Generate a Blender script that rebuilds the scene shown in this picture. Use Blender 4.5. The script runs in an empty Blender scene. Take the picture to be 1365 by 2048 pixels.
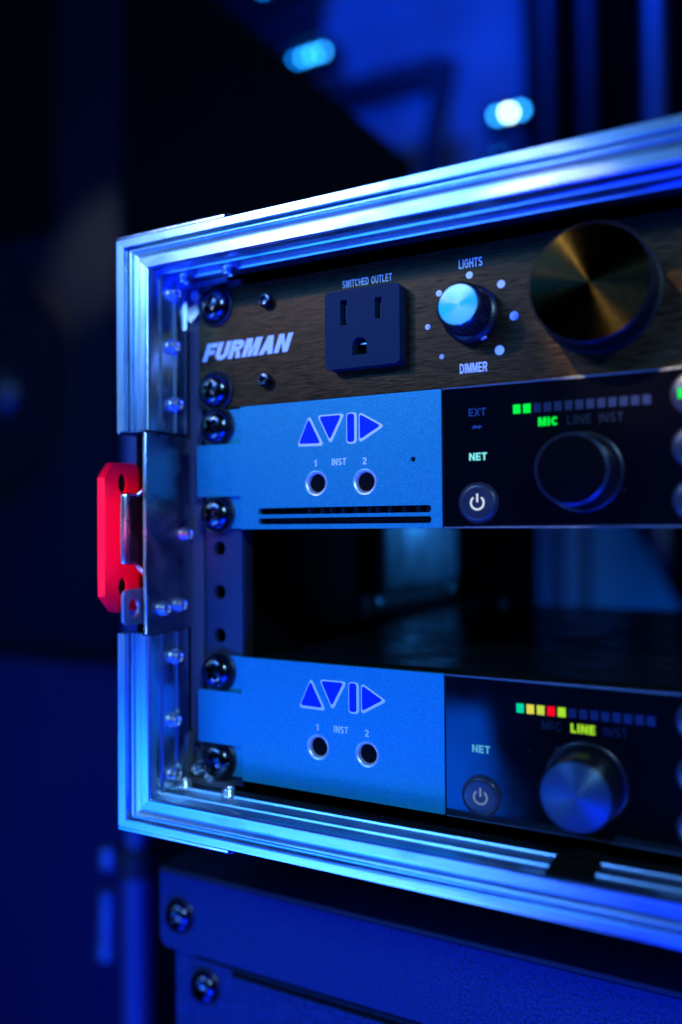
import bpy, bmesh, math, random
from math import sin, cos, pi, radians
from mathutils import Vector, Matrix
from mathutils.geometry import tessellate_polygon
random.seed(7)
S = 0.001                                   # the scene is measured in millimetres
sc = bpy.context.scene
COL = sc.collection

# ------------------------------------------------------------------ camera
cam_d = bpy.data.cameras.new('camera'); cam = bpy.data.objects.new('camera', cam_d); COL.objects.link(cam)
yaw, pitch, roll = radians(28.22), radians(0.918), radians(-0.447)
fwd = Vector((-sin(yaw)*cos(pitch), cos(yaw)*cos(pitch), sin(pitch)))
rt = Vector((cos(yaw), sin(yaw), 0)); up = rt.cross(fwd)
r2 = rt*cos(roll)+up*sin(roll); u2 = -rt*sin(roll)+up*cos(roll)
m = Matrix((r2, u2, -fwd)).transposed().to_4x4()
m.translation = Vector((189.64, -242.65, -42.47))*S
cam.matrix_world = m
cam_d.sensor_fit = 'VERTICAL'; cam_d.sensor_height = 36; cam_d.sensor_width = 24
cam_d.lens = 1646.9/2048*36
cam_d.clip_start = 0.005; cam_d.clip_end = 60
cam_d.dof.use_dof = True; cam_d.dof.focus_distance = 0.266; cam_d.dof.aperture_fstop = 3.1
sc.camera = cam

# ------------------------------------------------------------------ world, lamps, exposure
w = bpy.data.worlds.new('World'); sc.world = w; w.use_nodes = True
w.node_tree.nodes['Background'].inputs[0].default_value = (0.0, 0.03, 0.25, 1)
w.node_tree.nodes['Background'].inputs[1].default_value = 0.006
sc.view_settings.view_transform = 'Standard'; sc.view_settings.look = 'None'
sc.view_settings.exposure = 0; sc.view_settings.gamma = 1
sc.render.resolution_x, sc.render.resolution_y = 682, 1024
sc.render.engine = 'CYCLES'

def lamp(name, kind, loc, target, color, power, size=None, size_y=None, angle=None, blend=0.5):
    d = bpy.data.lights.new(name, kind); d.color = color; d.energy = power
    if kind == 'AREA':
        d.shape = 'RECTANGLE' if size_y else 'DISK'; d.size = size*S
        if size_y: d.size_y = size_y*S
    elif kind == 'SPOT':
        d.spot_size = radians(angle); d.spot_blend = blend; d.shadow_soft_size = (size or 10)*S
    o = bpy.data.objects.new(name, d); COL.objects.link(o)
    o.location = Vector(loc)*S
    o.rotation_euler = (Vector(target)-Vector(loc)).to_track_quat('-Z', 'Y').to_euler()
    return o

lamp('stage_flood_high', 'AREA', (-260, -640, 320), (60, 0, 0), (0.0, 0.20, 1.0), 2.3, 380, 200)
lamp('pale_fill_high', 'AREA', (-240, -640, 345), (60, 0, 0), (0.30, 0.58, 1.0), 0.9, 340, 60)  # added lamp, puts whitish highlights on the top frame lips
lamp('pale_fill_side', 'AREA', (-560, -560, 40), (20, 0, -20), (0.24, 0.50, 1.0), 0.26, 45, 460)  # added upright lamp, brightens the lips of the left frame
lamp('stage_flood_low', 'AREA', (-310, -620, -385), (100, 0, -60), (0.0, 0.11, 1.0), 3.2, 440, 230)
lamp('pale_fill_low', 'AREA', (-260, -600, -450), (60, 0, -80), (0.30, 0.55, 1.0), 0.42, 380, 36)  # added strip lamp for pale highlights along the bottom frame
lamp('stage_flood_deep', 'AREA', (360, -480, -520), (120, 20, -190), (0.0, 0.025, 1.0), 8, 500, 300)
lamp('rivet_fill_right', 'AREA', (430, -430, 230), (-5, -10, -40), (0.30, 0.62, 1.0), 2.2, 80, 80)  # added lamp, lifts the left flange, rivets and latch
lamp('warm_spot', 'SPOT', (-340, -600, 370), (82, 0, 16), (1.0, 0.74, 0.38), 3.6, 14, angle=14, blend=0.8)
lamp('red_plate_fill', 'SPOT', (130, -420, -20), (-25, -26, -46), (1.0, 0.0, 0.03), 13, 8, angle=6.0, blend=0.2)  # added lamp aimed at the red plate alone to keep it bright
lamp('wall_flood', 'AREA', (-300, 700, 1500), (-550, 1600, 900), (0.0, 0.05, 1.0), 17, 500, 300)
lamp('dish_fill', 'SPOT', (300, 700, -60), (-8, 210, -55), (0.03, 0.3, 1.0), 1.5, 10, angle=12, blend=.3)  # added lamp, lights the handle dish through the open back
lamp('board_fill', 'AREA', (120, 540, -330), (20, 720, -80), (0.0, 0.17, 1.0), .4, 60, 60)  # added lamp that brightens only the board behind the slot
lamp('side_flood', 'AREA', (-60, -300, -900), (-600, 450, -420), (0.0, 0.02, 1.0), 5.0, 400, 400)
lamp('knob_streak_fill', 'SPOT', (-135, -460, 470), (145, -12, 22), (1.0, 0.74, 0.36), 42.0, 7, angle=3.6, blend=0.5)  # added narrow lamp, draws the warm streak on the large knob
lamp('warm_wash', 'SPOT', (-240, 60, 560), (-545, 500, 290), (1.0, 0.85, 0.7), 22, 20, angle=16, blend=1)

# ------------------------------------------------------------------ materials
def mat(name, base, rough=0.5, metal=0.0, spec=0.5, emit=None, strength=0.0, **kw):
    m = bpy.data.materials.new(name); m.use_nodes = True
    b = m.node_tree.nodes['Principled BSDF']
    b.inputs['Base Color'].default_value = (*base, 1)
    b.inputs['Roughness'].default_value = rough
    b.inputs['Metallic'].default_value = metal
    b.inputs['Specular IOR Level'].default_value = spec
    if emit:
        b.inputs['Emission Color'].default_value = (*emit, 1); b.inputs['Emission Strength'].default_value = strength
    for k, v in kw.items(): b.inputs[k.replace('_', ' ')].default_value = v
    return m

def texture(m, scale, stretch=(1, 1, 1), rough=None, colour=None, bump=0.0, dist=0.0002, detail=4, kind='noise', clip=(0.3, 0.7)):
    """procedural wear: noise drives roughness, colour and a fine bump"""
    nt = m.node_tree; N = nt.nodes; L = nt.links; b = N['Principled BSDF']
    tc = N.new('ShaderNodeTexCoord'); mp = N.new('ShaderNodeMapping'); mp.inputs['Scale'].default_value = stretch
    L.new(tc.outputs['Object'], mp.inputs['Vector'])
    if kind == 'noise':
        t = N.new('ShaderNodeTexNoise'); t.inputs['Scale'].default_value = scale; t.inputs['Detail'].default_value = detail
        out = t.outputs['Fac']
    else:
        t = N.new('ShaderNodeTexVoronoi'); t.inputs['Scale'].default_value = scale; out = t.outputs['Distance']
    L.new(mp.outputs['Vector'], t.inputs['Vector'])
    if rough:
        r = N.new('ShaderNodeMapRange'); r.inputs['From Min'].default_value = clip[0]; r.inputs['From Max'].default_value = clip[1]
        r.inputs['To Min'].default_value, r.inputs['To Max'].default_value = rough
        L.new(out, r.inputs['Value']); L.new(r.outputs['Result'], b.inputs['Roughness'])
    if colour:
        c = N.new('ShaderNodeValToRGB'); c.color_ramp.elements[0].color = (*colour[0], 1); c.color_ramp.elements[1].color = (*colour[1], 1)
        c.color_ramp.elements[0].position = clip[0]; c.color_ramp.elements[1].position = clip[1]
        L.new(out, c.inputs['Fac']); L.new(c.outputs['Color'], b.inputs['Base Color'])
    if bump:
        bp = N.new('ShaderNodeBump'); bp.inputs['Strength'].default_value = bump; bp.inputs['Distance'].default_value = dist
        if b.inputs['Normal'].is_linked:
            L.new(b.inputs['Normal'].links[0].from_socket, bp.inputs['Normal'])
        L.new(out, bp.inputs['Height']); L.new(bp.outputs['Normal'], b.inputs['Normal'])
    return m

def radial_aniso(m, amount, axis='Y'):
    nt = m.node_tree; b = nt.nodes['Principled BSDF']
    t = nt.nodes.new('ShaderNodeTangent'); t.direction_type = 'RADIAL'; t.axis = axis
    nt.links.new(t.outputs['Tangent'], b.inputs['Tangent']); b.inputs['Anisotropic'].default_value = amount; b.inputs['Anisotropic Rotation'].default_value = .25
    return m

M = {}
M['aluminium_long'] = texture(mat('aluminium_long', (.48, .66, .84), .3, 1), 900, (.02, 1, 1), rough=(.24, .36), bump=.03, dist=.00003)
texture(M['aluminium_long'], 130, (.35, 1, 1), colour=((.16, .36, .55), (.50, .70, .86)), clip=(.22, .46), detail=8)
texture(M['aluminium_long'], 45, (.4, 1, 1), bump=.06, dist=.0003)
M['aluminium_tall'] = texture(mat('aluminium_tall', (.48, .66, .84), .3, 1), 900, (1, 1, .02), rough=(.24, .36), bump=.03, dist=.00003)
texture(M['aluminium_tall'], 130, (1, 1, .35), colour=((.16, .36, .55), (.50, .70, .86)), clip=(.22, .46), detail=8)
M['chrome'] = texture(mat('chrome', (.62, .64, .7), .2, 1), 70, rough=(.12, .34), bump=.25, dist=.0006)
M['dull_steel'] = texture(mat('dull_steel', (.30, .32, .38), .3, 1), 120, rough=(.22, .5), bump=.3, dist=.0006)
M['rivet'] = mat('rivet', (.85, .87, .9), .34, 1)
M['tab_steel'] = texture(mat('tab_steel', (.36, .44, .58), .38, .8), 150, rough=(.3, .5))
M['nickel'] = mat('nickel', (.9, .92, .94), .4, .8)
M['screw'] = texture(mat('screw', (.09, .10, .12), .16, 1), 400, rough=(.1, .25))
M['washer'] = mat('washer', (.02, .02, .025), .35)
M['rail'] = texture(mat('rail', (.02, .035, .08), .45, .0), 500, bump=.15, dist=.0001)
M['rail_light'] = texture(mat('rail_light', (.10, .11, .14), .5, .2), 500, bump=.15, dist=.0001)
M['blue_lit_face'] = texture(mat('blue_lit_face', (.02, .26, .46), .45, .35), 3200, colour=((.003, .15, .22), (.009, .42, .52)), rough=(.34, .56), bump=.4, dist=.00008, detail=2)  # blue stage light put into the colour of the silver faceplates
texture(M['blue_lit_face'], 55, bump=.12, dist=.0003)
M['brushed_black'] = texture(mat('brushed_black', (.10, .09, .07), .36, .85), 5200, (.04, 1, 1), colour=((.003, .002, .001), (.095, .052, .02)), rough=(.3, .5), bump=.15, dist=.00006)
M['glass'] = texture(texture(mat('glass', (.002, .002, .004), .07, 0, .6), 40, rough=(.05, .14)), 170, kind='voronoi', colour=((.10, .13, .2), (.002, .002, .004)), clip=(.02, .05))
M['bezel'] = mat('bezel', (.15, .18, .25), .3, .8)
M['black'] = texture(mat('black', (.012, .012, .014), .6), 300, bump=.3, dist=.0002)
M['black_hole'] = mat('black_hole', (.003, .003, .003), .9, 0, .1)
M['plywood'] = texture(mat('plywood', (.003, .003, .004), .7, 0, .05), 200, bump=.3, dist=.0003)
M['chassis'] = texture(mat('chassis', (.006, .008, .012), .35, .1, .35), 60, rough=(.15, .4))
M['outlet'] = texture(mat('outlet', (.001, .018, .042), .5, 0, .12), 1500, bump=.5, dist=.00008)
M['print'] = mat('print', (.85, .86, .88), .5)
M['logo_blue'] = mat('logo_blue', (.0, .035, .5), .5, 0, .1)
M['knob_side'] = mat('knob_side', (.004, .004, .006), .45, 0, .12)
M['knob'] = mat('knob', (.008, .009, .013), .3, 0, .3)
M['cap'] = radial_aniso(texture(mat('cap', (.34, .27, .22), .3, 1), 500, rough=(.12, .15)), .8)
M['dark_cap'] = radial_aniso(texture(mat('dark_cap', (.019, .014, .005), .3, 1), 900, rough=(.17, .22)), .95)
M['blue_cap'] = radial_aniso(mat('blue_cap', (.04, .09, .13), .45, .7), .75)
M['black_cap'] = mat('black_cap', (.002, .002, .003), .8, 0, .03)
M['powder'] = texture(mat('powder', (.004, .026, .11), .5, 0, .3), 1000, bump=1, dist=.0012, rough=(.42, .62), colour=((.002, .012, .055), (.006, .045, .17)), detail=2)
M['red_plastic'] = texture(mat('red_plastic', (.95, .002, .04), .35, 0, .35), 50, rough=(.25, .4))
M['led_off'] = mat('led_off', (.006, .02, .06), .6, 0, .2)
M['text_dim'] = mat('text_dim', (.02, .07, .16), .6, 0, .2)
def glow(name, c, s): M[name] = mat(name, tuple(v*.03 for v in c), .6, 0, .1, emit=c, strength=s)
M['text_faint'] = mat('text_faint', (.004, .012, .03), .6, 0, .2)
glow('green', (.0, 1, .06), 1.0); glow('teal', (.0, .85, .42), .8); glow('olive', (.62, .80, .06), .9); glow('yellow', (.85, .75, .08), .9)
glow('red', (1, .0, .01), 1.0); glow('lime', (.42, .85, .02), .9); glow('net_cyan', (.25, .95, .95), .95); glow('net_blue', (.12, .6, .9), .7)
glow('white_lit', (.75, .85, 1), .95); glow('white_dim', (.28, .4, .7), .55)
glow('lamp_glow', (.02, .34, 1.0), 17); glow('lamp_core', (.55, .95, 1.0), 24); glow('lamp_weak', (.0, .25, 1.0), 10)

# ------------------------------------------------------------------ helpers
def tag(o, label=None, cat=None, group=None, kind=None):
    if label: o['label'] = label
    if cat: o['category'] = cat
    if group: o['group'] = group
    if kind: o['kind'] = kind
    return o
WL = {}; ROUND = []
def thing(name, loc, label, cat, group=None):
    o = bpy.data.objects.new(name, None); COL.objects.link(o); o.location = Vector(loc)*S
    o.empty_display_size = .01; WL[o.name] = Vector(loc)
    return tag(o, label, cat, group)
def finish(me, material, smooth=35):
    me.materials.clear(); me.materials.append(material)
    for p in me.polygons: p.use_smooth = True
    me.set_sharp_from_angle(angle=radians(smooth))
def link(name, me, parent=None, loc=(0, 0, 0)):
    """loc is a world position in mm; the mesh is local to it"""
    o = bpy.data.objects.new(name, me); COL.objects.link(o)
    base = WL[parent.name] if parent else Vector((0, 0, 0))
    if parent: o.parent = parent
    o.location = (Vector(loc)-base)*S; WL[o.name] = Vector(loc)
    return o
def build(name, bm, material, parent=None, loc=(0, 0, 0), smooth=None):
    """bm in world mm; loc = world origin of the part"""
    if smooth is None: smooth = 38 if len(ROUND) and ROUND.pop() else 20
    ROUND.clear()
    bmesh.ops.recalc_face_normals(bm, faces=bm.faces)
    me = bpy.data.meshes.new(name)
    for v in bm.verts: v.co = (v.co-Vector(loc))*S
    bm.to_mesh(me); bm.free(); finish(me, material, smooth)
    return link(name, me, parent, loc)
def bx(bm, x0, x1, y0, y1, z0, z1, bevel=0.0, seg=2):
    vs = [bm.verts.new((x, y, z)) for x in (x0, x1) for y in (y0, y1) for z in (z0, z1)]
    fs = [bm.faces.new([vs[i] for i in f]) for f in ((0,1,3,2),(4,6,7,5),(0,4,5,1),(2,3,7,6),(0,2,6,4),(1,5,7,3))]
    if bevel:
        es = {e for f in fs for e in f.edges}
        bmesh.ops.bevel(bm, geom=list(es), offset=bevel, segments=seg, affect='EDGES', profile=.5)
    return bm
def box(x0, x1, y0, y1, z0, z1, bevel=0.0, seg=2):
    return bx(bmesh.new(), x0, x1, y0, y1, z0, z1, bevel, seg)
def lathe(prof, c=(0, 0, 0), axis='-Y', seg=40, knurl=None, bm=None):
    """prof: (radius, height) pairs; knurl = (count, depth, h0, h1)"""
    bm = bm or bmesh.new(); rings = []; ROUND.append(True)
    for r, h in prof:
        ring = []
        for k in range(seg):
            a = 2*pi*k/seg; rr = r
            if knurl and knurl[2] <= h <= knurl[3]: rr = r+knurl[1]*(0.5+0.5*cos(a*knurl[0]))
            p, q = rr*cos(a), rr*sin(a)
            if axis == '-Y': v = (p, -h, q)
            elif axis == 'X': v = (h, p, q)
            else: v = (p, q, h)
            ring.append(bm.verts.new(Vector(v)+Vector(c)))
        rings.append(ring)
    for a, b in zip(rings, rings[1:]):
        for k in range(seg): bm.faces.new((a[k], a[(k+1) % seg], b[(k+1) % seg], b[k]))
    bm.faces.new(rings[0]); bm.faces.new(rings[-1])
    return bm
def circle(cx, cz, r, n=28, ry=None):
    return [(cx+r*cos(2*pi*k/n), cz+(ry or r)*sin(2*pi*k/n)) for k in range(n)]
def rrect(x0, x1, z0, z1, r, n=5):
    out = []
    for cx, cz, a0 in ((x1-r, z1-r, 0), (x0+r, z1-r, 90), (x0+r, z0+r, 180), (x1-r, z0+r, 270)):
        for k in range(n+1):
            a = radians(a0+90*k/n); out.append((cx+r*cos(a), cz+r*sin(a)))
    return out
def round_poly(pts, r, n=4):
    out = []; N = len(pts)
    for i in range(N):
        p = Vector(pts[i]); a = (Vector(pts[i-1])-p); b = (Vector(pts[(i+1) % N])-p)
        d = min(r, a.length*.45, b.length*.45)
        s, e = p+a.normalized()*d, p+b.normalized()*d
        for k in range(n+1):
            t = k/n; out.append(tuple(s*(1-t)**2+p*2*t*(1-t)+e*t*t))
    return out
def sheet(loops, yf, yb, plane='XZ', bm=None, chamfer=0.0):
    """flat plate with holes: loops[0] is the outline, the rest are holes; extruded from yf (front) to yb"""
    bm = bm or bmesh.new()
    flat = [p for lp in loops for p in lp]
    tris = tessellate_polygon([[Vector((p[0], p[1], 0)) for p in lp] for lp in loops])
    def place(p, y): return (p[0], y, p[1]) if plane == 'XZ' else (y, p[0], p[1])
    F = [bm.verts.new(place(p, yf)) for p in flat]; B = [bm.verts.new(place(p, yb)) for p in flat]
    for t in tris:
        try: bm.faces.new([F[i] for i in t]); bm.faces.new([B[i] for i in reversed(t)])
        except ValueError: pass
    i = 0
    for lp in loops:
        n = len(lp)
        for k in range(n):
            a, b = i+k, i+(k+1) % n
            bm.faces.new((F[a], F[b], B[b], B[a]))
        i += n
    if chamfer:
        bm.edges.ensure_lookup_table()
        fs = set(F)
        es = [e for e in bm.edges if e.verts[0] in fs and e.verts[1] in fs and len(e.link_faces) == 2 and
              abs(e.calc_face_angle(0)) > .8]
        bmesh.ops.bevel(bm, geom=es, offset=chamfer, segments=2, affect='EDGES', profile=.5)
    return bm
def ribbon(pts, w):
    """one polygon following a polyline, w wide"""
    P = [Vector(p) for p in pts]; L, Rr = [], []
    for i, p in enumerate(P):
        a = (p-P[i-1]).normalized() if i else (P[1]-p).normalized()
        b = (P[i+1]-p).normalized() if i < len(P)-1 else a
        t = (a+b).normalized(); n = Vector((-t.y, t.x)); k = w/2/max(.35, n.dot(Vector((-a.y, a.x))))
        L.append(tuple(p+n*k)); Rr.append(tuple(p-n*k))
    return L+Rr[::-1]
def arc(cx, cy, rx, ry, a0, a1, n=12): return [(cx+rx*cos(radians(a0+(a1-a0)*k/n)), cy+ry*sin(radians(a0+(a1-a0)*k/n))) for k in range(n+1)]
def glyph(c, w):
    """advance width and polygons (outline, holes...) of a plain sans-serif capital, cap height 1, stroke w"""
    h = w/2
    if c == 'I': return w, [[[(0, 0), (w, 0), (w, 1), (0, 1)]]]
    if c == 'L': return .58, [[[(0, 0), (.58, 0), (.58, w), (w, w), (w, 1), (0, 1)]]]
    if c == 'T': W = .66; return W, [[[(W/2-h, 0), (W/2+h, 0), (W/2+h, 1-w), (W, 1-w), (W, 1), (0, 1), (0, 1-w), (W/2-h, 1-w)]]]
    if c == 'E': W = .62; return W, [[[(0, 0), (W, 0), (W, w), (w, w), (w, .5-h), (W*.93, .5-h), (W*.93, .5+h), (w, .5+h), (w, 1-w), (W, 1-w), (W, 1), (0, 1)]]]
    if c == 'F': W = .60; return W, [[[(0, 0), (w, 0), (w, .48-h), (W*.92, .48-h), (W*.92, .48+h), (w, .48+h), (w, 1-w), (W, 1-w), (W, 1), (0, 1)]]]
    if c == 'H': W = .70; return W, [[[(0, 0), (w, 0), (w, .5-h), (W-w, .5-h), (W-w, 0), (W, 0), (W, 1), (W-w, 1), (W-w, .5+h), (w, .5+h), (w, 1), (0, 1)]]]
    if c == 'N': W = .72; k = w*1.75; return W, [[[(0, 0), (w, 0), (w, 1-k*.95), (W-w, 0), (W, 0), (W, 1), (W-w, 1), (W-w, k*.95), (w, 1), (0, 1)]]]
    if c == 'M':
        W = .86; return W, [[[(0, 0), (w, 0), (w, .72), (W/2-h*.8, 0), (W/2+h*.8, 0), (W-w, .72), (W-w, 0), (W, 0), (W, 1), (W-w*1.35, 1), (W/2, .34), (w*1.35, 1), (0, 1)]]]
    if c == 'W':
        W = .98; q = W/4; return W, [[[(0, 1), (q-h, 0), (q+h, 0), (W/2, .68), (3*q-h, 0), (3*q+h, 0), (W, 1), (W-w, 1), (3*q, .36), (W/2+h, 1), (W/2-h, 1), (q, .36), (w, 1)]]]
    if c == 'A':
        W = .74; return W, [[[(0, 0), (w*1.05, 0), (w*1.05+.07, .22), (W-w*1.05-.07, .22), (W-w*1.05, 0), (W, 0), (W/2+h*1.15, 1), (W/2-h*1.15, 1)],
                             [(w*1.05+.12, .22+w*.85), (W/2, .80), (W-w*1.05-.12, .22+w*.85)]]]
    if c == 'X': W = .70; return W, [[[(0, 0), (w*1.15, 0), (W/2, .5-w*.75), (W-w*1.15, 0), (W, 0), (W/2+w*.62, .5), (W, 1), (W-w*1.15, 1), (W/2, .5+w*.75), (w*1.15, 1), (0, 1), (W/2-w*.62, .5)]]]
    if c == 'U': W = .70; return W, [[ribbon([(h, 1), (h, .36)]+arc(W/2, .36, W/2-h, .36-h, 180, 360)[1:-1]+[(W-h, .36), (W-h, 1)], w)]]
    if c == 'C': W = .72; return W, [[ribbon(arc(W/2+.01, .5, W/2-h, .5-h, 38, 322, 22), w)]]
    if c == 'G': W = .76; return W, [[ribbon(arc(W/2, .5, W/2-h, .5-h, 38, 335, 22)+[(W-h, .5), (W*.55, .5)], w)]]
    if c == 'O': W = .78; return W, [[arc(W/2, .5, W/2, .5, 0, 344, 22), arc(W/2, .5, W/2-w, .5-w, 0, 344, 22)]]
    if c == 'D': W = .70; return W, [[[(0, 0)]+arc(W-.36, .5, .36, .5, -90, 90)+[(0, 1)], [(w, w)]+arc(W-.36, .5, .36-w, .5-w, -90, 90)+[(w, 1-w)]]]
    if c == 'R':
        W = .70; return W, [[[(0, 0), (w, 0), (w, .40), (W*.50, .40), (W-w*1.05, 0), (W, 0), (W*.77, .43)]+arc(W-.28, .71, .28, .29, -60, 90, 8)+[(0, 1)],
                             [(w, .40+w)]+arc(W-.28, .70, .28-w, .30-w, -90, 90, 8)+[(w, 1-w)]]]
    if c == 'S':
        W = .66; p = arc(W/2, .72, W/2-h, .28-h, 25, 265, 12)+arc(W/2, .28, W/2-h, .28-h, 80, -155, 12); return W, [[ribbon(p, w)]]
    if c == '1': return .42, [[[(.42-w, 0), (.42, 0), (.42, 1), (.42-w*.8, 1), (.2, .84), (0, .79), (0, .66), (.42-w, .71)]]]
    if c == '2': W = .60; return W, [[ribbon(arc(W/2, .70, W/2-h, .30-h, 165, -38, 12)+[(h*1.2, h)], w), ], [[(0, 0), (W, 0), (W, w), (w*1.2, w)]]]
    if c == '~': return .6, [[ribbon([(.0, .3), (.15, .62), (.3, .5), (.45, .38), (.6, .7)], .28)]]
    return .35, []
def lettering(name, text, x0, x1, z0, z1, y, material, parent, shear=0.0, w=.17, depth=0.06, gap=.13):
    parts, pen = [], 0.0
    for c in text:
        W, polys = glyph(c, w)
        parts += [(pen, pl) for pl in polys]; pen += W+gap
    pen -= gap; sx, sz = (x1-x0)/(pen+shear), (z1-z0); cx, cz = (x0+x1)/2, (z0+z1)/2
    bm = bmesh.new()
    for i, (off, pl) in enumerate(parts):
        sheet([[(x0+(off+px+pz*shear)*sx, z0+pz*sz) for px, pz in lp] for lp in pl], y-depth-.004*(i % 2), y, bm=bm)
    return build(name, bm, material, parent, (cx, y, cz))
def tube(bm, pts, r, seg=12):
    pts = [Vector(p) for p in pts]; rings = []; ROUND.append(True)
    for i, p in enumerate(pts):
        d = (pts[min(i+1, len(pts)-1)]-pts[max(i-1, 0)]).normalized()
        a = d.cross(Vector((.31, .2, .93))).normalized(); b = d.cross(a)
        rings.append([bm.verts.new(p+(a*cos(2*pi*k/seg)+b*sin(2*pi*k/seg))*r) for k in range(seg)])
    for a, b in zip(rings, rings[1:]):
        for k in range(seg): bm.faces.new((a[k], a[(k+1) % seg], b[(k+1) % seg], b[k]))
    bm.faces.new(rings[0]); bm.faces.new(rings[-1])
    return bm

# ------------------------------------------------------------------ shared small meshes
def make_screw_mesh():
    bm = lathe([(6.4, 0), (6.4, .8), (6.1, 1.6), (5.2, 2.7), (3.8, 3.4), (2, 3.8), (.3, 3.9)], seg=36)
    bmesh.ops.recalc_face_normals(bm, faces=bm.faces)
    me = bpy.data.meshes.new('screw_head'); bm.to_mesh(me); bm.free()
    cut = bmesh.new()
    for a in (20, 110):
        b2 = bmesh.new(); bx(b2, -4.0, 4.0, -6, -1.3, -.95, .95)
        for v in b2.verts:
            if v.co.y > -3: v.co.x *= .45
        bmesh.ops.rotate(b2, verts=b2.verts, cent=(0, 0, 0), matrix=Matrix.Rotation(radians(a), 3, 'Y'))
        t = bpy.data.meshes.new('t'); bmesh.ops.recalc_face_normals(b2, faces=b2.faces); b2.to_mesh(t); b2.free(); cut.from_mesh(t)
    cm = bpy.data.meshes.new('cut'); cut.to_mesh(cm); cut.free()
    a = bpy.data.objects.new('a', me); b = bpy.data.objects.new('b', cm); COL.objects.link(a); COL.objects.link(b)
    md = a.modifiers.new('m', 'BOOLEAN'); md.operation = 'DIFFERENCE'; md.object = b; md.solver = 'EXACT'; md.use_self = True
    dg = bpy.context.evaluated_depsgraph_get()
    out = bpy.data.meshes.new_from_object(a.evaluated_get(dg))
    bpy.data.objects.remove(a); bpy.data.objects.remove(b)
    for v in out.vertices: v.co *= S
    out.name = 'rack_screw'; finish(out, M['screw'], 40)
    return out
def mesh_of(bm, material, name, smooth=35):
    bmesh.ops.recalc_face_normals(bm, faces=bm.faces)
    for v in bm.verts: v.co *= S
    me = bpy.data.meshes.new(name); bm.to_mesh(me); bm.free(); finish(me, material, smooth); return me
SCREW = make_screw_mesh()
WASHER = mesh_of(lathe([(7.4, 0), (7.5, .5), (7.0, 1.1), (6.5, .9), (6.2, .4)], seg=36), M['washer'], 'washer')
RIVET = {}
for ax, key in (('-Y', 'front'), ('X', 'side'), ('Z', 'up')):
    RIVET[key] = mesh_of(lathe([(2.7, 0), (2.75, .6), (2.5, 1.0), (2.3, 2.4), (2.0, 2.9), (1.4, 3.0), (1.1, 2.4), (.2, 2.2)], axis=ax, seg=20), M['rivet'], 'rivet')
RIVET['down'] = RIVET['up'].copy()
for v in RIVET['down'].vertices: v.co.z *= -1
RIVET['down'].flip_normals()
def rack_screw(parent, x, y, z, rot=0):
    o = link('rack_screw', SCREW, parent, (x, y-.8, z)); o.rotation_euler = (0, radians(rot), 0)
    link('washer', WASHER, o, (x, y, z)).rotation_euler = (0, 0, 0)
    return o
def rivet(parent, x, y, z, key): return link('rivet', RIVET[key], parent, (x, y, z))

# ================================================================== FLIGHT CASE
case = thing('flight_case', (241, 200, -149), 'open road rack case with silver aluminium edges holding three mounted audio units', 'rack case')
IL, IR, IT, IB = -5.3, 487.9, 48.0, -137.0
OL, OR, OT, OB = -20.4, 503.0, 60.4, -149.0
PROF = [(0, 0), (0, -5.8), (-.05, -6.1), (-.05, -6.9), (0, -7.2), (0, -13.9), (-.05, -14.2), (-.05, -14.9), (0, -15.2),
        (0, -20.4), (.025, -21.1), (.05, -21.4), (.27, -21.45), (.285, -21.1), (.29, -18.4), (.31, -18.1), (.45, -17.9), (.60, -18.1),
        (.63, -18.3), (.635, -18.8), (.66, -18.9), (.71, -18.9), (.715, -17.2), (.745, -17.2), (.75, -20.4), (.765, -20.9), (.975, -20.95), (.99, -20.7), (1, -20),
        (1, 30), (.92, 30), (.92, -13), (.10, -13), (.10, 0)]
def corner(ix, iz, ox, oz): return lambda t, y: Vector((ix+(ox-ix)*t, y, iz+(oz-iz)*t))
cTL, cTR = corner(IL, IT, OL, OT), corner(IR, IT, OR, OT)
cBL, cBR = corner(IL, IB, OL, OB), corner(IR, IB, OR, OB)
def rail(a, b, material, za=None, zb=None, seam=.12):
    bm = bmesh.new()
    A = [a(t, y) for t, y in PROF]; B = [b(t, y) for t, y in PROF]
    for P, z in ((A, za), (B, zb)):
        if z is not None:
            for p in P: p.z = z
    VA = [bm.verts.new(p) for p in A]; VB = [bm.verts.new(p) for p in B]
    n = len(PROF)
    for k in range(n): bm.faces.new((VA[k], VA[(k+1) % n], VB[(k+1) % n], VB[k]))
    for V in (VA, VB):
        tr = tessellate_polygon([[Vector((t*15, y, 0)) for t, y in PROF]])
        for t in tr:
            try: bm.faces.new([V[i] for i in t])
            except ValueError: pass
    return build('edge_rail', bm, material, case, (IL, -21, 0), 42)
rails = [rail(cTL, cTR, M['aluminium_long']), rail(cBL, cBR, M['aluminium_long']), rail(cTR, cBR, M['aluminium_tall']),
         rail(cTL, cTL, M['aluminium_tall'], None, -8.5), rail(cBL, cBL, M['aluminium_tall'], -80.5, None)]
top_rail, bot_rail, _, up_rail, low_rail = rails
up_rail['label'] = 'short aluminium edge above the latch'; low_rail['label'] = 'short aluminium edge below the latch'
# black laminated plywood
build('side_panel', box(-18.8, -7.4, -12.5, 505, -147.5, 58.8), M['plywood'], case)
build('side_panel', box(490, 501.5, -12.5, 505, -147.5, 58.8), M['plywood'], case)
build('top_panel', box(-7.3, 489.9, -12.5, 505, 49.7, 58.8), M['plywood'], case)
build('bottom_panel', box(-7.3, 489.9, -12.5, 505, -147.5, -138.6), M['plywood'], case)
for x in (40, 440):
    for y in (70, 440): build('rubber_foot', lathe([(17, -187), (19, -184), (16, -149.2)], (x, y, 0), axis='Z', seg=24), M['black'], case, (x, y, -149))
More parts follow.
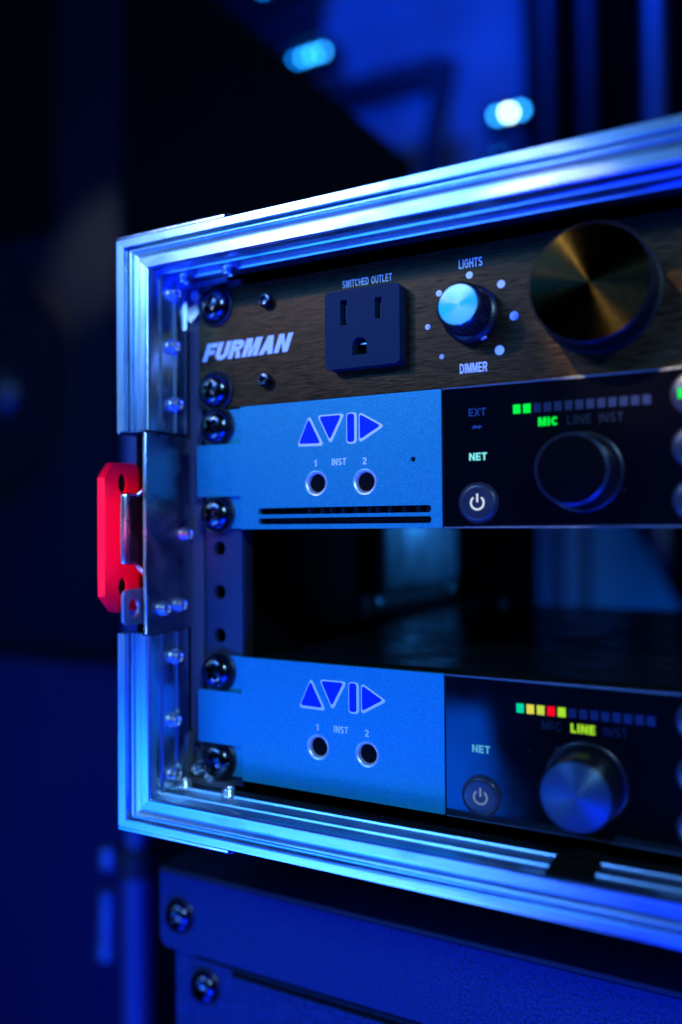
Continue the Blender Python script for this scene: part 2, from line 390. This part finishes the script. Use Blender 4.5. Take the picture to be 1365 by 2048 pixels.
# recessed handle dish seen from inside on the side wall
dish = build('handle_dish', box(-7.4, 1.5, 156, 272, -82, 30, 7, 3), texture(mat('dish_metal', (.35, .38, .42), .45, .6), 60, rough=(.3, .6)), case)
build('dish_rim', box(-7.3, -5.8, 146, 282, -88, 38, .6), M['black'], dish)
for y in (160, 268): link('rivet', RIVET['side'], dish, (-5.8, y, -84.8))
# rack rails with their row of holes
def rack_rail(x0, x1, hx, parent):
    holes = []
    for u in range(4):
        for dz in (6.35, 22.225, 38.1): holes.append(circle(hx, 44.6-44.45*u-dz, 2.7, 16))
    o = build('rack_rail', sheet([[(x0, -136), (x1, -136), (x1, 47), (x0, 47)]]+holes, 2.2, 4.4, chamfer=.25), M['rail'], parent, (hx, 2, -45))
    build('rail_back', box(x0+.4, x1-.4, 9, 10, -136, 47), M['black_hole'], o)
    build('rail_lip', box(x1-1.6 if hx < 200 else x0, x1 if hx < 200 else x0+1.6, 4.4, 8.5, -136, 47), M['black'], o)
    return o
rack_rail(1.4, 17.6, 7.6, case); rack_rail(465.2, 481.2, 475.0, case)
build('rail_angle', box(-6.6, -.6, 3.0, 5, -136, 47, .3), M['rail_light'], case)
build('rail_angle', box(483, 489, 3.0, 5, -136, 47, .3), M['rail_light'], case)
# rivets through the inner flange
for y, z in ((-8.2, 47-5.0), (-8.8, 22.8), (-7.2, 1.9)): rivet(up_rail, IL, y, z, 'side')
for y, z in ((-7.9, -89.5), (-9.3, -112.1), (-9.2, -131.6)): rivet(low_rail, IL, y, z, 'side')
for x, y in ((1.2, -9.0), (20.5, -9.0), (470, -9)): rivet(top_rail, x, y, IT, 'down')
for x, y in ((-2.6, -5.4), (17.5, -6.4), (470, -6)): rivet(bot_rail, x, y, IB, 'up')
# angle braces inside the corners
def brace(zc, s):
    o = build('corner_brace', sheet([[(-6.9, zc), (14, zc), (14, zc-s*2), (-4.4, zc-s*2.2), (-4.4, zc-s*17), (-6.9, zc-s*18)]], -1.2, 2.4, chamfer=.3), M['rail_light'] if s < 0 else M['chrome'], case, (0, 0, zc))
    build('brace_web', sheet([[(-4.4, zc-s*2.2), (9, zc-s*2.2), (-4.4, zc-s*14)]], 1.4, 2.3), M['dull_steel'], o)
    link('rivet', RIVET['front'], o, (-.4 if s > 0 else -1.0, 1.4, zc-s*5))
    if s < 0: link('rivet', RIVET['front'], o, (5.0, 1.4, zc-s*3.2))
    return o
brace(47.6, 1); brace(-136.6, -1)
# outer steel corners, standing a millimetre proud of the frame
def outer_corner(z0, s, zlen):
    bm = bmesh.new()
    bx(bm, -21.8, 27, -19.6, 26, *(sorted((z0, z0+s*1.9))), .6)
    bx(bm, -21.9, -20.5, -19.4, 26, *(sorted((z0, z0-s*zlen))), .5)
    o = build('steel_corner', bm, M['chrome'], case, (-20, 0, z0))
    for y in (-12, 8): o2 = link('rivet', RIVET['up' if s > 0 else 'down'], o, (22.5, y, z0+s*1.2))
    return o
outer_corner(OT+.1, 1, 50); outer_corner(OB-.1, -1, 38)
build('steel_strip', box(-21.7, -20.5, -19.2, 20, -9, 1.5, .4), M['chrome'], case)
build('steel_strip', box(-21.7, -20.5, -19.2, 20, -101, -80.6, .4), M['chrome'], case)

build('reflection_patch', box(131.5, 144, -20.2, .5, -136.95, -136.4, .2), M['black_hole'], case)  # dark reflection on the bottom rail, built as a thin black slab
# latch set into the left edge
latch = build('latch_plate', sheet([rrect(-22, 1.6, -80.2, -9.4, 1.2)], -5.3, -6.7, plane='YZ', chamfer=.3), M['dull_steel'], case, (-6, -20, -45))
tag(latch, 'dark chromed latch plate let into the left edge')
for y, z in ((-2.0, -45.3), (-14.6, -71.6), (-5.6, -71.0)): rivet(latch, -5.3, y, z, 'side')
build('front_rim', box(-7.0, -5.2, -22.6, -21.7, -80, -9.5, .4), M['chrome'], latch)
bm = bmesh.new()
bx(bm, -14.6, -11.2, -26.6, -19.2, -55.8, -30.6, 1.3, 3)
keeper = build('catch_bar', bm, M['chrome'], case, (-12, -23, -43))
for pts in ([(-11.8, -20, -31), (-10.4, -18.6, -30), (-8.6, -19.6, -29), (-6.8, -20.8, -28.6)], [(-11.8, -20, -56), (-10.4, -18.6, -58.6), (-8.6, -19.6, -60), (-6.8, -20.8, -58.4)]):
    build('catch_arm', tube(bmesh.new(), pts, 1.0), M['chrome'], keeper, pts[0], 50)
tb = build('padlock_tab', sheet([rrect(-27.3, -13, -76.8, -64.3, 2.2), circle(-22.3, -70.8, 2.7, 24, 3.5)], -11.2, -12.5, plane='YZ', chamfer=.35), M['tab_steel'], case, (-12, -20, -71))
build('catch_block', box(-13.5, -8.2, -18.6, -11.5, -57, -30, .4), M['plywood'], case)
rp = [(y+1.6, z) for y, z in [(-27.2, -19.9), (-31.4, -25.3), (-31.4, -66.7), (-26, -72.6), (-12, -72.6), (-8, -66), (-8, -28), (-16, -19.5)]]
red = build('red_plate', sheet([rp, circle(-20.9, -26.9, 2.3, 20, 3.6), circle(-20.9, -64.0, 2.3, 20, 3.6)], -17.6, -20.9, plane='YZ', chamfer=.5), M['red_plastic'], case, (-19, -20, -45))
tag(red, 'bright red plastic plate with chamfered corners and two oval holes')
for z in (-26.9, -64.0): build('plate_hole', sheet([circle(-20.9, z, 2.2, 20, 3.5)], -18.5, -20.3, plane='YZ'), M['black_hole'], red, (-18.4, -22, z))
# ================================================================== POWER CONDITIONER (black brushed panel)
pc = thing('power_conditioner', (241, 150, 0.4), 'black brushed power strip unit with a socket and knobs at the top of the case', 'power conditioner')
face = build('front_panel', sheet([rrect(.3, 482.3, .45, 44.0, .8), rrect(57.4, 82.4, 10.4, 33.4, 1)], .5, 2.1, chamfer=.2), M['brushed_black'], pc, (104, 0, 22))
build('chassis', box(22, 460, 2.2, 210, 1.2, 43.2, .5), M['chassis'], pc)
for z in (37.9, 6.9): rack_screw(pc, 7.8, .5, z, random.uniform(0, 40))
for z in (37.9, 6.9): rack_screw(pc, 475, .5, z, random.uniform(0, 40))
def hex_bolt(x, z):
    bm = lathe([(2.5, 0), (2.5, 2.2), (2.2, 2.6), (1.5, 2.7), (1.4, 1.7), (.2, 1.6)], (x, .5, z), seg=24)
    build('small_bolt', bm, M['screw'], pc, (x, .5, z))
hex_bolt(30.4, 36.7); hex_bolt(29.8, 8.6)
lettering('maker_name', 'FURMAN', 1.6, 41.0, 18.1, 24.5, .5, M['print'], pc, shear=.32, w=.25, depth=.12, gap=.07)
lettering('socket_caption', 'SWITCHED OUTLET', 60.4, 78.6, 37.0, 39.5, .5, M['print'], pc, w=.17)
lettering('knob_caption', 'LIGHTS', 101.6, 109.2, 37.1, 40.0, .5, M['print'], pc, w=.17)
lettering('knob_caption', 'DIMMER', 101.6, 110.4, 4.4, 7.4, .5, M['print'], pc, w=.17)
for k in range(7):
    a = radians(-138+46*k); r = .8+.11*k
    x, z = 105.0+14.0*sin(a), 20.8+14.0*cos(a)
    if k == 0: a
    build('scale_dot', lathe([(r, 0), (r, .08)], (x, .5, z), seg=20), M['print'], pc, (x, .5, z))
# socket outlet
x0, x1, z0, z1 = 56.2, 83.3, 9.0, 34.8
def dshape(cx, cz, w, h):
    pts = [(cx-w/2, cz-h/2), (cx+w/2, cz-h/2)]
    for k in range(9):
        a = pi*k/8; pts.append((cx+w/2*cos(a), cz+h/2-w/2+w/2*sin(a)))
    return pts
slots = [[(62.0, 23.3), (64.5, 23.3), (64.5, 31.6), (62.0, 31.6)], [(74.7, 24.0), (77.0, 24.0), (77.0, 30.9), (74.7, 30.9)], dshape(69.0, 15.9, 5.2, 5.7)]
bm = sheet([rrect(x0, x1, z0, z1, 1.6)]+slots, -4.3, .2, chamfer=.8)
sock = build('power_socket', bm, M['outlet'], pc, (70, 0, 22))
build('socket_cavity', box(x0+2, x1-2, .3, 8, z0+2, z1-2), M['black_hole'], sock)
for cx in (63.25, 75.85): build('contact', box(cx-.7, cx-.2, -1.5, .2, 24.5, 30.5), M['dull_steel'], sock)
build('contact', box(67.8, 71.0, -1.6, .2, 16.8, 17.3), M['rivet'], sock)
# dimmer knob
KC = (106.0, .5, 21.9)
prof = [(8.7, .3), (8.9, .7), (8.8, 3.4), (8.1, 4.0), (7.3, 4.3), (7.2, 4.35), (6.9, 11.9), (6.6, 12.6), (6.3, 12.8)]
kn = build('dimmer_knob', lathe(prof, seg=216, knurl=(36, .45, 4.34, 11.95)), M['knob'], None, (0, 0, 0), 30)
bpy.data.objects.remove(kn) if False else None
kn.parent = pc; kn.location = (Vector(KC)-WL[pc.name])*S; WL[kn.name] = Vector((0, 0, 0))
kn.rotation_euler = (radians(-2), 0, 0)
build('knob_cap', lathe([(6.25, 12.7), (6.25, 13.2), (6.0, 13.45), (.05, 13.5)], seg=64), M['cap'], kn)
build('knob_pointer', box(-.6, .6, -2.2, -1.0, -9.0, -8.3), M['print'], kn).rotation_euler = (0, radians(-28), 0)
build('pointer_dot', lathe([(.95, 8.4), (.95, 9.0)], axis='Z', seg=16), M['print'], kn)
bpy.data.objects['pointer_dot'].rotation_euler = (0, radians(152), 0)
bpy.data.objects['pointer_dot'].location.y = -.0017
# large knob
BK = (143.8, .5, 23.6)
big = build('volume_knob', lathe([(17.6, 0), (17.6, .8), (16.2, 1.2), (16.2, 2), (16.9, 2.2), (16.8, 12), (16.2, 12.8)], BK, seg=96), M['knob_side'], pc, BK, 30)
big['label'] = 'large black knob with a spun metal face'
build('knob_cap', lathe([(16.2, 12.7), (16.1, 13.0), (.05, 13.1)], BK, seg=96), M['dark_cap'], big, BK)
build('knob_cap_rim', lathe([(16.7, 12.4), (16.7, 12.6), (16.25, 13.0), (16.25, 12.5)], BK, seg=96), M['knob'], big, BK)

# ================================================================== AUDIO INTERFACES
def logo(parent, dz):
    out, inn = M['print'], M['logo_blue']
    shapes = [[(43.3, -15.5), (48.3, -5.0), (54.0, -15.7)], [(51.4, -5.3), (62.0, -5.3), (56.5, -15.4)],
              [(62.5, -5.2), (66.4, -5.2), (66.4, -15.6), (62.5, -15.6)], [(67.2, -5.1), (76.6, -10.4), (67.2, -15.6)]]
    for i, s in enumerate(shapes):
        s = [(x, z+dz) for x, z in s]
        cx = sum(p[0] for p in s)/len(s); cz = sum(p[1] for p in s)/len(s)
        rad = 1.6 if i != 2 else 1.4
        o = build('logo_outline', sheet([round_poly(s, rad)], -1.58, -1.5), out, parent, (cx, -1.5, cz))
        k = .86 if i != 2 else .80
        inner = []
        for x, z in s:
            ox, oz = x-cx, z-cz
            if i == 2: inner.append((cx+ox*.68-.32, cz+oz*.9+.1))
            else: inner.append((cx+ox*.80-.32, cz+oz*.80+.2))
        build('logo_fill', sheet([round_poly(inner, rad*.7)], -1.64, -1.585), inn, o, (cx, -1.5, cz))
def power_icon(bm, cx, cz, y, r=2.3, t=.55):
    n = 22; ring = []
    pts = [(cx+(r)*sin(a), cz+(r)*cos(a)) for a in [radians(38+284*k/n) for k in range(n+1)]]
    pin = [(cx+(r-t)*sin(a), cz+(r-t)*cos(a)) for a in [radians(38+284*k/n) for k in range(n+1)]]
    sheet([pts+pin[::-1]], y-.08, y, bm=bm)
    bx(bm, cx-t/2, cx+t/2, y-.08, y, cz+.2, cz+r+.5)
    return bm
LEDX = [120.1+3.06*k for k in range(13)]
def interface(dz, label, lit, mode, upper):
    t = thing('audio_interface', (241, 150, dz-43.7), label, 'audio interface', 'audio interfaces with blue-lit faces')
    FY = -1.5
    # blue-lit silver face with stepped ears, jack holes and vents
    def face_loop(flip):
        f = lambda x: 482.3-x if flip else x
        return [(f(x), z+dz) for x, z in [(96.0, -.1), (19.8, -.1), (19.8, -13.0)]+[(.4, -13.0), (.4, -31.8)]+[(19.8, -31.8), (19.8, -43.6), (96.0, -43.6)]]
    holes = [circle(50.8, -28.2+dz, 3.9), circle(69.2, -28.3+dz, 3.9)]
    if upper: holes += [circle(86.3, -21.7+dz, .85, 16), rrect(27.2, 92.4, -38.6+dz, -36.3+dz, 1.1), rrect(27.2, 92.4, -42.0+dz, -39.8+dz, 1.05)]
    fp = build('face_plate', sheet([round_poly(face_loop(False), .5, 2)]+holes, FY, .4, chamfer=.22), M['blue_lit_face'], t, (50, 0, dz-22))
    build('mounting_ear', sheet([rrect(3.4, 22, -43.3+dz, -.4+dz, 1.2), circle(8.6, -6.35+dz, 2.6, 16), circle(8.6, -38.1+dz, 2.6, 16)], .45, 2.1, chamfer=.2), M['blue_lit_face'], t, (8, 0, dz-22))
    build('face_plate', sheet([round_poly(face_loop(True), .5, 2)], FY, .4, chamfer=.22), M['blue_lit_face'], t, (430, 0, dz-22))
    build('mounting_ear', box(460, 479, .45, 2.1, -43.3+dz, -.4+dz, .2), M['blue_lit_face'], t)
    for x, y in ((8.6, .45), (474, .45)):
        for z in (-6.35, -38.1): rack_screw(t, x-.1, y, z+dz, random.uniform(0, 50))
    ch = build('chassis', box(22, 460, 11, 235, -43.0+dz, -.9+dz, .6), M['chassis'], t)
    build('face_backing', box(22, 460, 4.5, 10.5, -43.2+dz, -.5+dz, .2), M['black_hole'], t)
    if upper:
        for k in range(11):
            x = 46+k*4.3+random.uniform(-1, 1)
            build('vent_peg', box(x, x+1.4, 2.4, 4.3, -38.2+dz, -36.6+dz), M['rail_light'], fp)
    # jacks
    for cx, cz in ((50.8, -28.2), (69.2, -28.3)):
        j = build('jack_socket', lathe([(3.7, -1.0), (3.75, 1.6), (4.15, 1.75), (4.35, 2.1), (4.2, 2.35), (3.6, 2.2), (3.2, 1.5), (3.1, .7), (3.05, .6)], (cx, .6, cz+dz), seg=48), M['nickel'], t, (cx, 0, cz+dz), 50)
        build('jack_hole', lathe([(3.08, .62), (3.08, .5), (3.0, -1.0), (.05, -1.0)], (cx, .6, cz+dz), seg=32), M['black_hole'], j, (cx, 0, cz+dz))
    lettering('jack_number', '1', 50.0, 51.0, -22.6+dz, -20.3+dz, FY, M['print'], t, w=.2)
    lettering('jack_caption', 'INST', 56.9, 62.3, -22.5+dz, -20.2+dz, FY, M['print'], t, w=.19)
    lettering('jack_number', '2', 68.3, 69.9, -22.6+dz, -20.3+dz, FY, M['print'], t, w=.19)
    logo(t, dz)
    # glossy black display half
    sl = build('display_glass', box(96.5, 385.8, FY-.1, .4, -43.3+dz, -.5+dz, .18), M['glass'], t)
    build('display_trim', box(96.5, 385.8, FY-.25, .3, -.45+dz, -.05+dz, .1), M['bezel'], t)
    build('display_trim', box(96.5, 385.8, FY-.25, .3, -43.7+dz, -43.35+dz, .1), M['bezel'], t)
    GY = FY-.12
    for i, x in enumerate(LEDX):
        q = M[lit[i]] if i < len(lit) else M['led_off']
        o = build('meter_segment', box(x-1.1, x+1.1, GY-.1, GY, -9.6+dz-.04*i*(0), -6.9+dz), q, t)
        if i < len(lit): o['label'] = 'lit %s meter segment' % ('green' if lit[i] in ('green', 'teal', 'lime', 'olive') else lit[i])
    for word, cx, hw in (('MIC', 129.4, 2.9), ('LINE', 138.3, 3.4), ('INST', 147.2, 3.3)):
        on = word == mode
        lettering('mode_caption', word, cx-hw, cx+hw, -13.8+dz, -11.2+dz, GY, (M['green'] if upper else M['lime']) if on else M['text_faint'], t, w=.24 if on else .15, gap=.12 if on else .2)
    lettering('network_caption', 'NET', 105.1, 110.7, -23.0+dz, -20.7+dz, GY, M['net_cyan' if upper else 'net_blue'], t, w=.20)
    if upper:
        lettering('sync_caption', 'EXT', 105.1, 110.5, -9.4+dz, -7.1+dz, GY, M['text_dim'], t, w=.15)
        lettering('sync_mark', '~', 106.4, 108.8, -13.7+dz, -11.9+dz, GY, M['text_dim'], t)
    pz = -36.0+dz
    pb = build('power_button', lathe([(6.3, 0), (6.3, .5), (5.9, .5), (5.85, 1.0), (5.5, 1.35), (4.6, 1.45), (.05, 1.2)], (108.0, GY, pz), seg=56), texture(mat('button', (.02, .024, .035), .3), 300, rough=(.25, .4)), t, (108, GY, pz), 50)
    build('power_symbol', power_icon(bmesh.new(), 108.0, pz, GY-1.42), M['white_lit' if upper else 'white_dim'], pb, (108, GY, pz))
    kc = (139.0, GY, -27.7+dz)
    build('knob_collar', lathe([(11.8, 0), (11.8, .5), (11.3, .9), (10.6, .9), (10.5, .2)], kc, seg=72), M['bezel'] if False else M['knob'], t, kc, 50)
    kb = build('level_knob', lathe([(9.9, .3), (10.1, .8), (10.0, 13.2), (9.6, 13.9), (9.2, 14.0)], kc, seg=96), M['knob'], t, kc, 30)
    build('knob_cap', lathe([(9.55, 13.85), (9.3, 14.15), (.05, 14.2)], kc, seg=96), M['black_cap'] if upper else M['blue_cap'], kb, kc, 50)
    build('cap_rim', lathe([(9.8, 13.6), (9.85, 13.95), (9.5, 14.2), (9.45, 13.7)], kc, seg=96), M['bezel'] if upper else M['knob'], kb, kc, 50)
    kb['label'] = 'round black level knob' if upper else 'round knob with a spun blue face'
    for col in (169.2, 184.0, 199.0):
        for z in (-7.4, -22.0, -36.4):
            c = (col, GY, z+dz)
            b = build('round_button', lathe([(6.2, 0), (6.2, .5), (5.8, .5), (5.7, 1.0), (5.2, 1.3), (.05, 1.3)], c, seg=48), texture(mat('button', (.02, .024, .035), .3), 300, rough=(.25, .4)), t, c, 50)
            if col < 170 and z > -8 and upper: build('button_mark', box(col-4.2, col-2.9, GY-1.4, GY-1.3, z+dz-1.4, z+dz+1.4), M['green'], b, c)
    for x, y in ((-15.1, 165.7), (0.4, 178.4), (5.7, 205.8)): pass
    for x, y, in ((26.5, 200), (34, 214), (44, 226)):
        link('rivet', RIVET['up'], ch, (x, y, -.9+dz))
    return t
interface(0, 'upper blue-lit audio interface with two vent slots and only green meter lights lit', ['green', 'green'], 'MIC', True)
interface(-88.9, 'lower blue-lit audio interface with teal, yellow and red meter lights lit', ['teal', 'yellow', 'olive', 'red', 'lime'], 'LINE', False)

# ================================================================== LOWER RACK
rk = thing('equipment_cabinet', (200, 200, -700), 'dark textured steel rack cabinet standing below the silver-edged case', 'rack cabinet')
build('cabinet_body', box(-40, 520, 33.5, 520, -700, -188.2, 1), M['powder'], rk)
build('top_lip', box(-45, 520, 29.0, 60, -188.0, -185.6, .9, 3), M['black'], rk)
p1 = build('front_panel', sheet([round_poly([(-45, -188.4), (-45, -216), (-42.6, -219.2), (520, -219.2), (520, -188.4)], 1.2, 3)], 30, 33, chamfer=.5), M['powder'], rk, (0, 30, -204))
p2 = build('drawer_front', sheet([round_poly([(-28.0, -221.2), (-28.0, -309), (520, -309), (520, -221.2)], 1.2, 3)], 30.6, 33.3, chamfer=.5), M['powder'], rk, (0, 30, -260))
build('finger_groove', box(-8, 520, 29.3, 30.5, -225.4, -223.2, .5), M['powder'], p2)
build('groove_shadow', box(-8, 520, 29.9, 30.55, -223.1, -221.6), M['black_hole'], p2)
rack_screw(p1, -34.2, 30, -204.6, 25); rack_screw(p2, -21.5, 30.6, -230.9, 60)
rack_screw(p1, 508, 30, -204.6, 10)

# ================================================================== THINGS BEHIND
# stand pole with its clamp lever
st = thing('stand_pole', (-212, 200, -900), 'thin round stand pole, blurred, below the left corner of the silver case', 'stand')
build('pole_tube', lathe([(10.5, -900), (10.5, -276), (9.6, -275)], (-212, 200, 0), axis='Z', seg=32), texture(mat('pole_paint', (.05, .08, .2), .4, .2), 80, rough=(.3, .45)), st, (-212, 200, -500))
build('upper_tube', lathe([(8.2, -274.5), (8.2, 60)], (-212, 200, 0), axis='Z', seg=32), bpy.data.materials['pole_paint'], st, (-212, 200, -200))
build('clamp_collar', lathe([(12.5, -285), (13, -282), (13, -268), (12, -266)], (-212, 200, 0), axis='Z', seg=32), M['black'], st, (-212, 200, -275))
lv = build('clamp_lever', tube(bmesh.new(), [(-222, 200, -276), (-234, 198, -278)], 4.5), M['black'], st, (-230, 200, -278))
bm = lathe([(3, -8), (6.5, -7), (7, 0), (6.5, 7), (3, 8)], (-236, 198, -277), axis='Z', seg=20)
build('lever_knob', bm, texture(mat('lever_metal', (.10, .2, .3), .4, .5), 80, rough=(.25, .4)), lv, (-236, 198, -277))
bm = tube(bmesh.new(), [(-235.5, 196, -300), (-235.5, 196, -318), (-235.5, 195, -342)], 6.4, 16)
build('lever_handle', bm, bpy.data.materials['lever_metal'], lv, (-235, 196, -320))
build('lever_tip', lathe([(3, -349), (6.8, -346), (7.3, -341), (6.8, -336), (3, -333)], (-235.5, 195, 0), axis='Z', seg=20), bpy.data.materials['lever_metal'], lv, (-235, 195, -341))
# black slanted board behind the case
bd = thing('stage_monitor', (-200, 360, -700), 'black wedge cabinet with a sloping top edge rising behind the silver case', 'speaker')
build('cabinet', sheet([[(-363, -700), (-73.5, -700), (-73.5, 252), (-253, 432), (-363, 545)]], 350, 372, chamfer=3), texture(mat('monitor_black', (.002, .002, .0025), .7, 0, .06), 300, bump=.4, dist=.0003), bd, (-200, 360, 0))
# loudspeaker at the left
sp = thing('loudspeaker', (-800, 650, -196), 'tall dark loudspeaker with a round woofer at the far left edge', 'speaker')
spm = texture(mat('speaker_vinyl', (.008, .012, .022), .45, 0, .25), 260, bump=.4, dist=.0004)
hole = circle(-735, 140, 165, 48)
horn = rrect(-880, -612, 330, 900, 20)
build('cabinet_front', sheet([rrect(-1000, -512, -196, 980, 14), hole, horn], 500, 520, chamfer=6), spm, sp, (-800, 500, 200))
build('cabinet_body', box(-998, -514, 521, 820, -194, 978, 4), spm, sp)
wf = build('woofer', lathe([(164, -6), (164, 5), (150, 9), (138, 4), (132, -4), (60, -17), (45, -12), (20, -3), (.1, 0)], (-735, 499, 140), seg=72), texture(mat('cone', (.012, .012, .015), .45), 90, rough=(.35, .55)), sp, (-735, 500, 140), 60)
build('dust_cap', lathe([(46, -12), (38, 4), (20, 12), (.1, 14)], (-735, 499, 140), seg=48), texture(mat('dust_cap', (.04, .05, .06), .35, .5), 90, rough=(.2, .4)), wf, (-735, 500, 140), 60)
build('horn_throat', box(-878, -614, 519, 520.5, 332, 898), M['black_hole'], sp)
# subwoofer under it
sb = thing('subwoofer', (-800, 650, -1100), 'wide low black bass cabinet under the loudspeaker at left', 'speaker')
build('cabinet', box(-1150, -300, 470, 900, -1100, -203, 10, 3), texture(mat('sub_paint', (.008, .02, .075), .6, 0, .3), 300, bump=.5, dist=.0005), sb, (-800, 650, -600))

# far wall, floor, stage lights
wall_m = texture(mat('wall_paint', (.30, .32, .36), .8), 3, colour=((.16, .17, .2), (.42, .44, .48)), detail=1)
tag(build('back_wall', box(-2600, 1400, 1700, 1720, -1100, 2600), wall_m), kind='structure')
tag(build('floor', box(-3000, 2500, -2500, 1700, -1120, -1101), texture(mat('floor', (.03, .03, .035), .5), 8, rough=(.35, .6))), kind='structure')
gb = thing('lighting_beam', (-620, 1500, 900), 'dark horizontal truss beam with a slanting brace in front of the blue wall', 'truss')
tm = texture(mat('truss_black', (.02, .02, .03), .5), 60, rough=(.4, .6))
build('beam', box(-770, -480, 1500, 1540, 965, 1030, 4), tm, gb, (-620, 1500, 1000))
build('brace', tube(bmesh.new(), [(-470, 1515, 1010), (-500, 1515, 850), (-540, 1515, 640)], 28, 12), tm, gb, (-500, 1515, 840))
build('beam', box(-1010, -800, 1500, 1540, 1170, 1240, 4), tm, gb, (-900, 1500, 1200))
cu = thing('stage_curtain', (400, 1350, -1100), 'black curtain hanging behind the right end of the silver case', 'curtain')
bm = bmesh.new(); prev = None
for k in range(120):
    x = -262+k*12; y = 1400+16*sin(k*.9)+8*sin(k*.37)
    a, b = bm.verts.new((x, y, -1100)), bm.verts.new((x, y, 1900))
    if prev: bm.faces.new((prev[0], a, b, prev[1]))
    prev = (a, b)
bmesh.ops.solidify(bm, geom=bm.faces[:], thickness=3)
build('cloth', bm, mat('curtain_black', (.003, .003, .004), .9, 0, .1), cu, (300, 1400, 0), 180)
pm = texture(mat('post_metal', (.30, .33, .38), .4, .5), 60, rough=(.3, .5))
pm2 = texture(mat('post_dark', (.06, .065, .08), .4, .5), 60, rough=(.3, .5))
for x, r, mm, lab in ((-190, 15, pm2, 'leftmost of the three dim upright posts at the top right'), (-115, 15, pm2, 'middle one of the three upright posts at the top right'), (2, 17, pm, 'brighter blue upright post nearest the top right corner')):
    tag(build('upright_post', lathe([(r, -1100), (r, 1900)], (x, 1300, 0), axis='Z', seg=24), mm, None, (x, 1300, -1100)), lab, 'post', 'upright posts behind the case')
def fixture(x, z, n, dx, mats, r, label):
    o = thing('stage_light', (x, 1560, z), label, 'stage light', 'small lit stage lights')
    build('housing', box(x-dx*n/2-20, x+dx*n/2+20, 1575, 1640, z-26, z+26, 6), tm, o, (x, 1600, z))
    for k in range(n):
        xx = x+(k-(n-1)/2)*dx
        build('lens', lathe([(r, 0), (r*.9, 3), (.1, 5)], (xx, 1574, z), seg=20), M[mats[k]], o, (xx, 1574, z))
fixture(-868, 1166, 4, 26, ['lamp_weak', 'lamp_glow', 'lamp_glow', 'lamp_glow'], 7, 'lit blue stage light above the sloping black edge')
fixture(-345, 890, 3, 27, ['lamp_glow', 'lamp_core', 'lamp_glow'], 7, 'brightest cyan stage light right of the dark brace')
fixture(-1010, 1385, 9, 34, ['lamp_glow', 'lamp_weak', 'lamp_glow']*3, 8, 'row of blue lights cut by the top edge of the picture')
fixture(-368, 800, 1, 20, ['lamp_weak'], 2.0, 'faint blue light just above the silver case')

# pale ribbed board leaning behind the open back of the case
lb = thing('ribbed_board', (20, 700, -500), 'pale ribbed board seen blurred through the open slot of the case, at right', 'board')
bmat_ = texture(mat('board_paint', (.35, .4, .45), .6), 30, rough=(.4, .7))
build('board', sheet([[(-60, -500), (150, -500), (100, -150), (42, -40), (30, 20), (-60, 20)]], 700, 712, chamfer=2), bmat_, lb, (20, 700, -200))
for x in (-38, -8): build('rib', box(x, x+9, 690, 699.5, -480, 10, 2), M['rail_light'], lb)
